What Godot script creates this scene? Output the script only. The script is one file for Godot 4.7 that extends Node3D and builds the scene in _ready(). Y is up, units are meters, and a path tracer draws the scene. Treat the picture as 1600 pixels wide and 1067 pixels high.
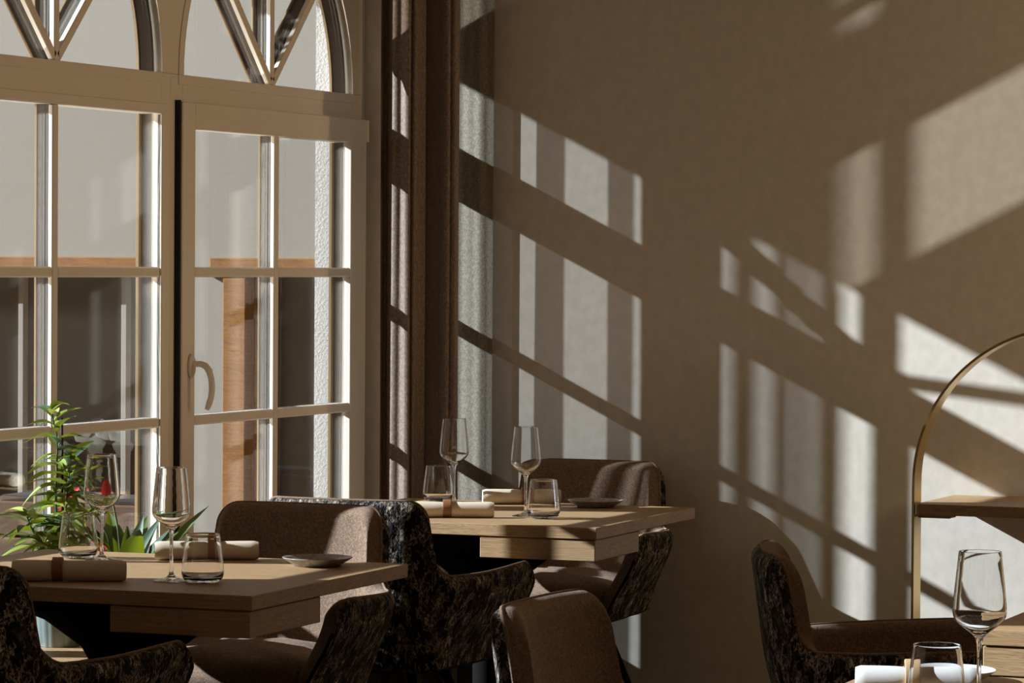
extends Node3D
# A restaurant corner: low sun through arched casement windows onto a plastered back wall.
# Axes: the window wall is the plane x = 0 (room at x > 0), the back wall faces +z, y is up. Metres.

const K := 2.63          # how far the sunlight runs in x for one metre in -z
const DROP := 0.5        # how far it drops for one metre in x

var M := {}
var rng := RandomNumberGenerator.new()
var taken := {}

# ---------------------------------------------------------------- mesh accumulator
class Mesher:
	var v := PackedVector3Array()
	var n := PackedVector3Array()
	var idx := PackedInt32Array()

	func tri(a: Vector3, b: Vector3, c: Vector3, na: Vector3, nb: Vector3, nc: Vector3) -> void:
		var g := (b - a).cross(c - a)
		if g.length_squared() < 1e-18:
			return
		var i := v.size()
		if g.dot(na + nb + nc) > 0.0:
			v.append_array([a, c, b]); n.append_array([na, nc, nb])
		else:
			v.append_array([a, b, c]); n.append_array([na, nb, nc])
		idx.append_array([i, i + 1, i + 2])

	func flat(pts: Array, centre: Vector3) -> void:
		var nn: Vector3 = (pts[1] - pts[0]).cross(pts[2] - pts[0]).normalized()
		var mid := Vector3.ZERO
		for p in pts:
			mid += p
		if nn.dot(mid / pts.size() - centre) < 0.0:
			nn = -nn
		for k in range(1, pts.size() - 1):
			tri(pts[0], pts[k], pts[k + 1], nn, nn, nn)

	# box with chamfered edges, between two corners, in its own basis
	func box(lo: Vector3, hi: Vector3, b := 0.002, t := Transform3D()) -> void:
		var c := (lo + hi) * 0.5
		var h := (hi - lo) * 0.5
		b = minf(b, minf(h.x, minf(h.y, h.z)) * 0.9)
		var ctr := t * c
		var P := {}
		for sx in [-1, 1]:
			for sy in [-1, 1]:
				for sz in [-1, 1]:
					var o := Vector3(sx * h.x, sy * h.y, sz * h.z)
					for ax in 3:
						var q := o
						for k in 3:
							if k != ax:
								q[k] -= signf(o[k]) * b
						P[[sx, sy, sz, ax]] = t * (c + q)
		for ax in 3:
			var u := (ax + 1) % 3
			var w := (ax + 2) % 3
			for s in [-1, 1]:
				var face := []
				for k in [[-1, -1], [1, -1], [1, 1], [-1, 1]]:
					var s3 := [0, 0, 0]
					s3[ax] = s; s3[u] = k[0]; s3[w] = k[1]
					face.append(P[[s3[0], s3[1], s3[2], ax]])
				flat(face, ctr)
				for s2 in [-1, 1]:
					var q := []
					for e in [[-1, ax], [-1, u], [1, u], [1, ax]]:
						var s3 := [0, 0, 0]
						s3[ax] = s; s3[u] = s2; s3[w] = e[0]
						q.append(P[[s3[0], s3[1], s3[2], e[1]]])
					flat([q[0], q[3], q[2], q[1]], ctr)
		for sx in [-1, 1]:
			for sy in [-1, 1]:
				for sz in [-1, 1]:
					flat([P[[sx, sy, sz, 0]], P[[sx, sy, sz, 1]], P[[sx, sy, sz, 2]]], ctr)

	# a smooth sheet through rows of points; sgn turns its normals; wrap closes each row
	func grid(rows: Array, sgn := 1.0, wrap := false) -> void:
		var R := rows.size()
		var C: int = rows[0].size()
		var nn := []
		for r in R:
			var line := PackedVector3Array()
			for c in C:
				var du: Vector3
				var dv: Vector3
				if wrap:
					du = rows[r][(c + 1) % C] - rows[r][(c + C - 1) % C]
				else:
					du = rows[r][mini(c + 1, C - 1)] - rows[r][maxi(c - 1, 0)]
				dv = rows[mini(r + 1, R - 1)][c] - rows[maxi(r - 1, 0)][c]
				if du.length() < 1e-7:
					var r2: int = 1 if r == 0 else R - 2
					du = rows[r2][(c + 1) % C] - rows[r2][(c + C - 1) % C]
				line.append((du.cross(dv) * sgn).normalized())
			nn.append(line)
		for r in R - 1:
			for c in (C if wrap else C - 1):
				var d := (c + 1) % C
				tri(rows[r][c], rows[r][d], rows[r + 1][d], nn[r][c], nn[r][d], nn[r + 1][d])
				tri(rows[r][c], rows[r + 1][d], rows[r + 1][c], nn[r][c], nn[r + 1][d], nn[r + 1][c])

	# profile: points (radius, height) from the bottom axis round the outside; closed if it returns to the axis
	func lathe(profile: Array, seg := 48, t := Transform3D(), sgn := 1.0) -> void:
		var rows := []
		for p in profile:
			var row := PackedVector3Array()
			for k in seg:
				var a := TAU * k / seg
				row.append(t * Vector3(maxf(p.x, 1e-5) * cos(a), p.y, -maxf(p.x, 1e-5) * sin(a)))
			rows.append(row)
		grid(rows, sgn, true)

	func tube(path: Array, radius: Array, seg := 12, cap := true) -> void:
		var rows := []
		var last := Vector3.ZERO
		for i in path.size():
			var d: Vector3 = (path[mini(i + 1, path.size() - 1)] - path[maxi(i - 1, 0)]).normalized()
			var s: Vector3
			if last == Vector3.ZERO:
				s = d.cross(Vector3.UP if absf(d.y) < 0.9 else Vector3.RIGHT).normalized()
			else:
				s = (last - d * last.dot(d)).normalized()
			last = s
			var w := d.cross(s)
			var row := PackedVector3Array()
			for k in seg:
				var a := TAU * k / seg
				row.append(path[i] + (s * cos(a) + w * sin(a)) * radius[mini(i, radius.size() - 1)])
			rows.append(row)
		grid(rows, 1.0, true)
		if cap:
			for e in [0, path.size() - 1]:
				var nn: Vector3 = (path[e] - path[1 if e == 0 else e - 1]).normalized()
				for k in seg:
					tri(path[e], rows[e][k], rows[e][(k + 1) % seg], nn, nn, nn)

	func mesh() -> ArrayMesh:
		var a := []
		a.resize(Mesh.ARRAY_MAX)
		a[Mesh.ARRAY_VERTEX] = v
		a[Mesh.ARRAY_NORMAL] = n
		a[Mesh.ARRAY_INDEX] = idx
		var m := ArrayMesh.new()
		m.add_surface_from_arrays(Mesh.PRIMITIVE_TRIANGLES, a)
		return m

# ---------------------------------------------------------------- scene helpers
func numbered(called: String) -> String:
	var k: int = taken.get(called, 0)
	taken[called] = k + 1
	return called if k == 0 else "%s_%03d" % [called, k]

func part(called: String, b: Variant, mat: Material, parent: Node3D, label := "", stuff := false) -> MeshInstance3D:
	var o := MeshInstance3D.new()
	var n := called
	var k := 0
	while parent.has_node(n):
		k += 1
		n = "%s_%03d" % [called, k]
	o.name = n
	o.mesh = b.mesh() if b is Mesher else b
	o.material_override = mat
	if label:
		o.set_meta("label", label)
	if stuff:
		o.set_meta("kind", "stuff")
	parent.add_child(o, true)
	return o

func thing(called: String, label: String, category: String, at := Vector3.ZERO, turn := 0.0, group := "") -> Node3D:
	var o := Node3D.new()
	o.name = numbered(called)
	add_child(o, true)
	o.position = at
	o.rotation.y = turn
	o.set_meta("label", label)
	o.set_meta("category", category)
	if group:
		o.set_meta("group", group)
	return o

func struct(called: String, b: Mesher, mat: Material, label: String, category: String) -> MeshInstance3D:
	var o := MeshInstance3D.new()
	o.name = called
	o.mesh = b.mesh()
	o.material_override = mat
	o.set_meta("kind", "structure")
	o.set_meta("label", label)
	o.set_meta("category", category)
	add_child(o, true)
	return o

func copy_of(src: Node3D, called: String, label: String, at: Vector3, turn: float) -> Node3D:
	var o: Node3D = src.duplicate()
	o.name = numbered(called)
	add_child(o, true)
	o.position = at
	o.rotation.y = turn
	o.set_meta("label", label)
	return o

# ---------------------------------------------------------------- materials
func lin(r: float, g: float, b: float) -> Color:
	return Color(r, g, b).linear_to_srgb()

func mat(called: String, c: Color, rough := 0.7, metal := 0.0) -> StandardMaterial3D:
	var m := StandardMaterial3D.new()
	m.resource_name = called
	m.albedo_color = c
	m.roughness = rough
	m.metallic = metal
	M[called] = m
	return m

func noise_tex(size: int, freq: float, kind: int, octaves: int, seed_: int, ramp: Gradient = null, normal := false, bump := 4.0, warp := 0.0, gain := 0.5) -> NoiseTexture2D:
	var f := FastNoiseLite.new()
	f.noise_type = kind as FastNoiseLite.NoiseType
	f.frequency = freq
	f.seed = seed_
	f.fractal_octaves = octaves
	f.fractal_gain = gain
	if warp > 0.0:
		f.domain_warp_enabled = true
		f.domain_warp_amplitude = warp
		f.domain_warp_frequency = freq * 0.7
	var t := NoiseTexture2D.new()
	t.width = size
	t.height = size
	t.seamless = true
	t.noise = f
	t.as_normal_map = normal
	t.bump_strength = bump
	if ramp:
		t.color_ramp = ramp
	return t

func ramp(stops: Array) -> Gradient:
	var g := Gradient.new()
	var off := PackedFloat32Array()
	var col := PackedColorArray()
	for s in stops:
		off.append(s[0]); col.append(s[1])
	g.offsets = off
	g.colors = col
	return g

func triplanar(m: StandardMaterial3D, scale: Vector3) -> void:
	m.uv1_triplanar = true
	m.uv1_scale = scale
	m.uv1_triplanar_sharpness = 4.0

# fine woven cloth: crossing threads with uneven thickness
func weave_image(n: int, threads: int, depth: float, seed_: int) -> Image:
	var im := Image.create(n, n, false, Image.FORMAT_RGB8)
	var r := RandomNumberGenerator.new()
	r.seed = seed_
	var wa := []
	var wb := []
	for k in threads:
		wa.append(r.randf()); wb.append(r.randf())
	var step := float(n) / threads
	for y in n:
		for x in n:
			var a := int(x / step)
			var b := int(y / step)
			var over := (a + b) % 2 == 0
			var fx := absf(fmod(x, step) / step - 0.5) * 2.0
			var fy := absf(fmod(y, step) / step - 0.5) * 2.0
			var h := (1.0 - fx * fx) if over else (1.0 - fy * fy)
			var g: float = 1.0 - depth * (1.0 - h * 0.6 - 0.4 * (wa[a % threads] if over else wb[b % threads])) - 0.12 * depth * r.randf()
			im.set_pixel(x, y, Color(g, g, g))
	return im

func wood_image(n: int, light: Color, dark: Color, seed_: int, rings := 9.0) -> Image:
	var im := Image.create(n, n, false, Image.FORMAT_RGB8)
	var f := FastNoiseLite.new()
	f.seed = seed_
	f.frequency = 1.0
	f.fractal_octaves = 3
	var fine := FastNoiseLite.new()
	fine.seed = seed_ + 7
	fine.frequency = 1.0
	fine.fractal_octaves = 2
	for y in n:
		for x in n:
			var u := TAU * x / n
			var w := TAU * y / n
			# walked round a torus, so that the picture repeats without a seam
			var p := Vector3(cos(w) * 1.3 + cos(u) * 0.22, sin(w) * 1.3 + sin(u) * 0.22, cos(u + 0.5) * 0.1)
			var base := f.get_noise_3dv(p * 1.4)
			var ring := absf(fmod(absf(base * rings + w * 2.0 / TAU * 3.0), 1.0) * 2.0 - 1.0)
			var q := Vector3(cos(w) * 34.0 + cos(u) * 0.6, sin(w) * 34.0 + sin(u) * 0.6, cos(u * 2.0) * 0.4)
			var pore := fine.get_noise_3dv(q)
			var t := clampf(0.55 * ring * ring + 0.55 * pore + 0.18, 0.0, 1.0)
			im.set_pixel(x, y, light.lerp(dark, t))
	return im

func normal_from(im: Image, strength: float) -> ImageTexture:
	var b := im.duplicate() as Image
	b.convert(Image.FORMAT_RGBA8)
	b.bump_map_to_normal_map(strength)
	return ImageTexture.create_from_image(b)

func make_materials() -> void:
	# plaster hung with a faint linen weave
	var weave := weave_image(512, 128, 0.55, 11)
	var wall := mat("linen wallcovering", lin(0.56, 0.49, 0.39), 0.9)
	wall.albedo_texture = noise_tex(512, 0.012, FastNoiseLite.TYPE_SIMPLEX_SMOOTH, 4, 3, ramp([[0.0, Color(0.93, 0.93, 0.92)], [1.0, Color(1, 1, 1)]]))
	wall.normal_enabled = true
	wall.normal_texture = normal_from(weave, 3.0)
	wall.normal_scale = 0.12
	triplanar(wall, Vector3(3.2, 2.6, 3.2))
	mat("ceiling paint", lin(0.38, 0.30, 0.21), 0.9)
	mat("room paint", lin(0.34, 0.26, 0.18), 0.9)
	var fr := mat("window frame lacquer", lin(0.76, 0.655, 0.51), 0.42)
	fr.normal_enabled = true
	fr.normal_texture = noise_tex(256, 0.2, FastNoiseLite.TYPE_SIMPLEX, 2, 21, null, true, 1.0)
	fr.normal_scale = 0.15
	triplanar(fr, Vector3(6, 6, 6))
	mat("rubber gasket", lin(0.01, 0.009, 0.008), 0.8)
	mat("dark outer sash", lin(0.014, 0.009, 0.006), 0.95)
	M["dark outer sash"].metallic_specular = 0.1
	mat("ochre outer edge", lin(0.21, 0.125, 0.04), 0.6)
	var gl := mat("window glass", Color(0.1, 0.1, 0.1, 0.0), 0.0)
	gl.transparency = BaseMaterial3D.TRANSPARENCY_ALPHA
	gl.metallic_specular = 0.5
	var cg := mat("clear crystal", Color(1, 1, 1, 0.0), 0.0)
	cg.refraction_enabled = true
	cg.refraction_scale = 0.05
	var st := mat("white render", lin(0.35, 0.325, 0.285), 0.95)
	st.normal_enabled = true
	st.normal_texture = noise_tex(512, 0.05, FastNoiseLite.TYPE_CELLULAR, 2, 5, null, true, 4.0, 12.0)
	st.normal_scale = 1.0
	triplanar(st, Vector3(4, 4, 4))
	mat("cream render", lin(0.315, 0.268, 0.202), 0.95)
	# wood
	var oak := wood_image(512, Color(0.75, 0.65, 0.51), Color(0.53, 0.42, 0.30), 31)
	var w1 := mat("oak", Color(0.91, 0.85, 0.755), 0.5)
	w1.albedo_texture = ImageTexture.create_from_image(oak)
	w1.normal_enabled = true
	w1.normal_texture = normal_from(oak, 1.2)
	w1.normal_scale = 0.3
	triplanar(w1, Vector3(1.3, 3.0, 3.0))
	var w6 := mat("dark oak", Color(0.30, 0.24, 0.18), 0.6)
	w6.albedo_texture = w1.albedo_texture
	triplanar(w6, Vector3(2.0, 1.0, 2.0))
	var w2 := mat("floor oak", Color(0.45, 0.38, 0.30), 0.5)
	w2.albedo_texture = w1.albedo_texture
	triplanar(w2, Vector3(0.8, 2.0, 2.0))
	var w3 := mat("sill wood", Color(0.95, 0.9, 0.82), 0.5)
	w3.albedo_texture = w1.albedo_texture
	triplanar(w3, Vector3(2.0, 2.0, 1.0))
	var w4 := mat("ochre stained timber", Color(0.80, 0.60, 0.10), 0.6)
	w4.albedo_texture = w1.albedo_texture
	triplanar(w4, Vector3(2.0, 1.0, 2.0))
	var w5 := mat("planter timber", Color(0.52, 0.42, 0.28), 0.8)
	w5.albedo_texture = w1.albedo_texture
	triplanar(w5, Vector3(2.0, 4.0, 2.0))
	var globe := mat("glowing fill globe", lin(0.8, 0.75, 0.65), 0.9)  # emissive globe of the added fill lamp
	globe.emission_enabled = true
	globe.emission = lin(1.0, 0.78, 0.54)
	globe.emission_energy_multiplier = 0.8
	mat("black steel", lin(0.008, 0.007, 0.006), 0.8)
	M["black steel"].metallic_specular = 0.12
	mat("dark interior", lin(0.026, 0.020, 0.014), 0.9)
	# chair cloths
	var wool_w := weave_image(512, 170, 0.5, 17)
	var wool := mat("brown wool", lin(0.25, 0.155, 0.088), 0.95)
	wool.albedo_texture = noise_tex(512, 0.16, FastNoiseLite.TYPE_VALUE, 3, 27, ramp([[0.25, Color(0.72, 0.70, 0.70)], [0.75, Color(1, 1, 1)]]))
	wool.normal_enabled = true
	wool.normal_texture = noise_tex(512, 0.18, FastNoiseLite.TYPE_VALUE, 2, 28, null, true, 2.5)
	wool.normal_scale = 0.45
	wool.rim_enabled = true
	wool.rim = 0.08
	wool.rim_tint = 0.6
	triplanar(wool, Vector3(5.0, 5.0, 5.0))
	var bark := mat("marbled bouclé", Color(1, 1, 1), 0.8)
	bark.albedo_texture = noise_tex(1024, 0.009, FastNoiseLite.TYPE_SIMPLEX, 6, 41, ramp([[0.0, Color(0.55, 0.50, 0.43)], [0.28, Color(0.16, 0.135, 0.115)], [0.38, Color(0.06, 0.05, 0.045)], [0.47, Color(0.07, 0.06, 0.055)], [0.52, Color(0.42, 0.36, 0.30)], [0.56, Color(0.80, 0.73, 0.62)], [0.61, Color(0.22, 0.18, 0.15)], [0.67, Color(0.06, 0.05, 0.045)], [0.74, Color(0.55, 0.51, 0.46)], [0.82, Color(0.85, 0.80, 0.70)], [1.0, Color(0.45, 0.40, 0.34)]]), false, 1.0, 45.0, 0.68)
	bark.normal_enabled = true
	bark.normal_texture = noise_tex(1024, 0.035, FastNoiseLite.TYPE_CELLULAR, 3, 43, null, true, 10.0, 30.0)
	bark.normal_scale = 1.2
	triplanar(bark, Vector3(2.4, 1.1, 2.4))
	M["bark"] = bark
	bark.metallic_specular = 0.25
	var cur_w := weave_image(512, 150, 0.6, 19)
	var cur := mat("brown curtain linen", lin(0.25, 0.18, 0.125), 0.95)
	cur.albedo_color.a = 0.6
	cur.transparency = BaseMaterial3D.TRANSPARENCY_ALPHA
	cur.normal_enabled = true
	cur.normal_texture = normal_from(cur_w, 3.0)
	cur.normal_scale = 0.5
	triplanar(cur, Vector3(4, 4, 4))
	var lined := mat("lined curtain linen", lin(0.25, 0.18, 0.125), 0.95)
	lined.albedo_texture = noise_tex(512, 0.16, FastNoiseLite.TYPE_VALUE, 3, 29, ramp([[0.25, Color(0.72, 0.70, 0.69)], [0.75, Color(1, 1, 1)]]))
	triplanar(lined, Vector3(5, 3, 5))
	var thin := mat("thin blind cloth", lin(0.3, 0.25, 0.2), 0.95)
	thin.albedo_color.a = 0.42
	thin.transparency = BaseMaterial3D.TRANSPARENCY_ALPHA
	var sheer := mat("sheer linen", lin(0.26, 0.22, 0.155), 0.95)
	sheer.albedo_color.a = 0.97
	sheer.transparency = BaseMaterial3D.TRANSPARENCY_ALPHA
	sheer.albedo_texture = noise_tex(512, 0.22, FastNoiseLite.TYPE_VALUE, 2, 23, ramp([[0.25, Color(0.80, 0.79, 0.78)], [0.75, Color(1, 1, 1)]]))
	triplanar(sheer, Vector3(3.6, 2.6, 3.6))
	# table things
	var nap := mat("cream linen napkin", lin(0.62, 0.50, 0.34), 0.95)
	nap.normal_enabled = true
	nap.normal_texture = normal_from(wool_w, 3.0)
	nap.normal_scale = 0.4
	triplanar(nap, Vector3(9, 9, 9))
	var nw := mat("white linen napkin", lin(0.62, 0.58, 0.51), 0.95)
	nw.normal_enabled = true
	nw.normal_texture = nap.normal_texture
	nw.normal_scale = 0.4
	triplanar(nw, Vector3(9, 9, 9))
	mat("tan leather", lin(0.25, 0.10, 0.035), 0.55)
	mat("turned beech", lin(0.48, 0.30, 0.15), 0.5)
	var sw := mat("stoneware", lin(0.42, 0.38, 0.32), 0.35)
	sw.albedo_texture = noise_tex(256, 0.05, FastNoiseLite.TYPE_SIMPLEX, 4, 61, ramp([[0.0, Color(0.7, 0.68, 0.65)], [1.0, Color(1, 1, 1)]]))
	triplanar(sw, Vector3(5, 5, 5))
	mat("white porcelain", lin(0.55, 0.54, 0.50), 0.3)
	mat("brushed brass", lin(0.62, 0.43, 0.16), 0.32, 1.0)
	var zinc := mat("pale green zinc", lin(0.20, 0.24, 0.21), 0.4, 0.2)
	zinc.metallic_specular = 0.5
	mat("dark clay", lin(0.09, 0.07, 0.06), 0.7)
	mat("soil", lin(0.03, 0.02, 0.014), 1.0)
	for g in [["leaf green", lin(0.17, 0.23, 0.025)], ["leaf deep", lin(0.022, 0.055, 0.014)], ["leaf bright", lin(0.34, 0.38, 0.06)], ["leaf glossy", lin(0.05, 0.10, 0.018)]]:
		var m := mat(g[0], g[1], 0.58)
		m.backlight_enabled = true
		m.backlight = Color(0.40, 0.42, 0.06)
		m.cull_mode = BaseMaterial3D.CULL_DISABLED
	var red := mat("red spathe", lin(0.55, 0.03, 0.02), 0.35)
	red.backlight_enabled = true
	red.backlight = Color(0.5, 0.06, 0.03)
	mat("spadix", lin(0.6, 0.4, 0.12), 0.6)
	mat("stem", lin(0.10, 0.12, 0.04), 0.7)
	mat("stake", lin(0.02, 0.014, 0.01), 0.8)
	mat("orchid petal", lin(0.42, 0.45, 0.42), 0.6)

# ---------------------------------------------------------------- the room
func build_room() -> void:
	var b := Mesher.new()
	b.box(Vector3(-0.25, -0.2, -0.25), Vector3(8.2, 0, 12.2), 0.0)
	struct("floor", b, M["floor oak"], "dark oak floor of the restaurant", "floor")
	b = Mesher.new()
	b.box(Vector3(-0.25, 3.2, -0.25), Vector3(8.2, 3.4, 12.2), 0.0)
	struct("ceiling", b, M["ceiling paint"], "plain ceiling of the restaurant", "ceiling")
	b = Mesher.new()
	b.box(Vector3(0.0, 0, -0.25), Vector3(8.0, 3.2, 0.0), 0.0)
	struct("wall_back", b, M["linen wallcovering"], "grey-beige linen textured wall striped with sunlight and window shadows", "wall")
	b = Mesher.new()
	b.box(Vector3(8.0, 0, -0.25), Vector3(8.2, 3.2, 12.2), 0.0)
	struct("wall_right", b, M["room paint"], "plain brown wall on the far right side", "wall")
	b = Mesher.new()
	b.box(Vector3(-0.19, 0, 12.0), Vector3(8.0, 3.2, 12.2), 0.0)
	struct("wall_front", b, M["room paint"], "plain brown wall behind the viewer", "wall")
	# window wall: a low parapet, a deep lintel, the corner jamb, a broad pier between the two window groups
	b = Mesher.new()
	for p in [[-0.05, 12.0, 0.0, 0.44], [-0.05, 12.0, 2.62, 3.2], [-0.25, 0.0185, 0.44, 2.62], [3.669, 4.178, 0.44, 2.62], [8.096, 12.0, 0.44, 2.62]]:
		b.box(Vector3(-0.155, p[2], p[0]), Vector3(-0.001, p[3], p[1]), 0.0)
	struct("wall_left", b, M["white render"], "white rendered window wall, rough on its sunlit outer jamb", "wall")
	# low sill board
	b = Mesher.new()
	b.box(Vector3(0.0, 0.44, 0.02), Vector3(0.40, 0.478, 3.66), 0.004)
	struct("trim_1", b, M["sill wood"], "low pale wooden sill board under the windows", "sill")
	# unseen canopy slab outside, cuts off the sun in the upper arches
	b = Mesher.new()
	b.box(Vector3(-1.0, 2.605, -0.6), Vector3(-0.19, 2.75, 4.1), 0.01)
	struct("unseen_trim_2", b, M["white render"], "unseen white canopy slab outside, placed to cut off the sun in the upper arches", "canopy")

func arch_surround(b: Mesher, zc: float, half: float, y0: float, top: float, outer: float, x0: float, x1: float) -> void:
	var N := 40
	var prev_i: Vector2
	var prev_o: Vector2
	for k in N + 1:
		var a := PI * k / N
		var d := Vector2(cos(a), sin(a))
		var i := Vector2(zc, y0) + d * half
		var s: float = minf(outer / maxf(absf(d.x), 1e-6), (top - y0) / maxf(d.y, 1e-6))
		var o := Vector2(zc, y0) + d * s
		if k > 0:
			for x in [x0, x1]:
				var nn := Vector3(-1 if x == x0 else 1, 0, 0)
				var q := [Vector3(x, prev_i.y, prev_i.x), Vector3(x, prev_o.y, prev_o.x), Vector3(x, o.y, o.x), Vector3(x, i.y, i.x)]
				b.tri(q[0], q[1], q[2], nn, nn, nn)
				b.tri(q[0], q[2], q[3], nn, nn, nn)
				if signf(prev_o.x - zc) == signf(o.x - zc) and absf(absf(prev_o.x - zc) - outer) < 1e-4 and absf(absf(o.x - zc) - outer) > 1e-4 or absf(absf(o.x - zc) - outer) < 1e-4 and absf(absf(prev_o.x - zc) - outer) > 1e-4:
					var cz := zc + signf(o.x - zc) * outer
					b.tri(Vector3(x, prev_o.y, prev_o.x), Vector3(x, top, cz), Vector3(x, o.y, o.x), nn, nn, nn)
			var na := Vector3(0, zc, 0)
			var n0 := Vector3(0, y0 - prev_i.y, zc - prev_i.x).normalized()
			var n1 := Vector3(0, y0 - i.y, zc - i.x).normalized()
			b.tri(Vector3(x0, prev_i.y, prev_i.x), Vector3(x1, prev_i.y, prev_i.x), Vector3(x1, i.y, i.x), n0, n0, n1)
			b.tri(Vector3(x0, prev_i.y, prev_i.x), Vector3(x1, i.y, i.x), Vector3(x0, i.y, i.x), n0, n1, n1)
		prev_i = i
		prev_o = o

func arch_bead(b: Mesher, zc: float, half: float, width: float, y0: float, x0: float, x1: float) -> void:
	var N := 40
	var rows := []
	for k in N + 1:
		var a := PI * k / N
		var d := Vector3(0, sin(a), cos(a))
		var c := Vector3(0, y0, zc)
		rows.append([c + d * half + Vector3(x0, 0, 0), c + d * half + Vector3(x1, 0, 0), c + d * (half + width) + Vector3(x1, 0, 0), c + d * (half + width) + Vector3(x0, 0, 0)])
	for k in N:
		for e in 4:
			var f := (e + 1) % 4
			var mid: Vector3 = (rows[k][0] + rows[k][2] + rows[k + 1][0] + rows[k + 1][2]) * 0.25
			b.flat([rows[k][e], rows[k][f], rows[k + 1][f], rows[k + 1][e]], mid)

func slant(b: Mesher, zc: float, y0: float, ang: float, r0: float, r1: float, w: float, x0: float, x1: float) -> void:
	# a straight bar that leaves the foot of the arch at an angle
	var t := Transform3D(Basis(Vector3(1, 0, 0), -ang), Vector3(0, y0, zc))
	b.box(Vector3(x0, -w * 0.5, r0), Vector3(x1, w * 0.5, r1), 0.002, t)

# bars shared by the fixed lights and the casement: heights of the horizontal ones
const BAR_Y := [1.382, 0.979]
const BAR_T := 0.0275

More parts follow.
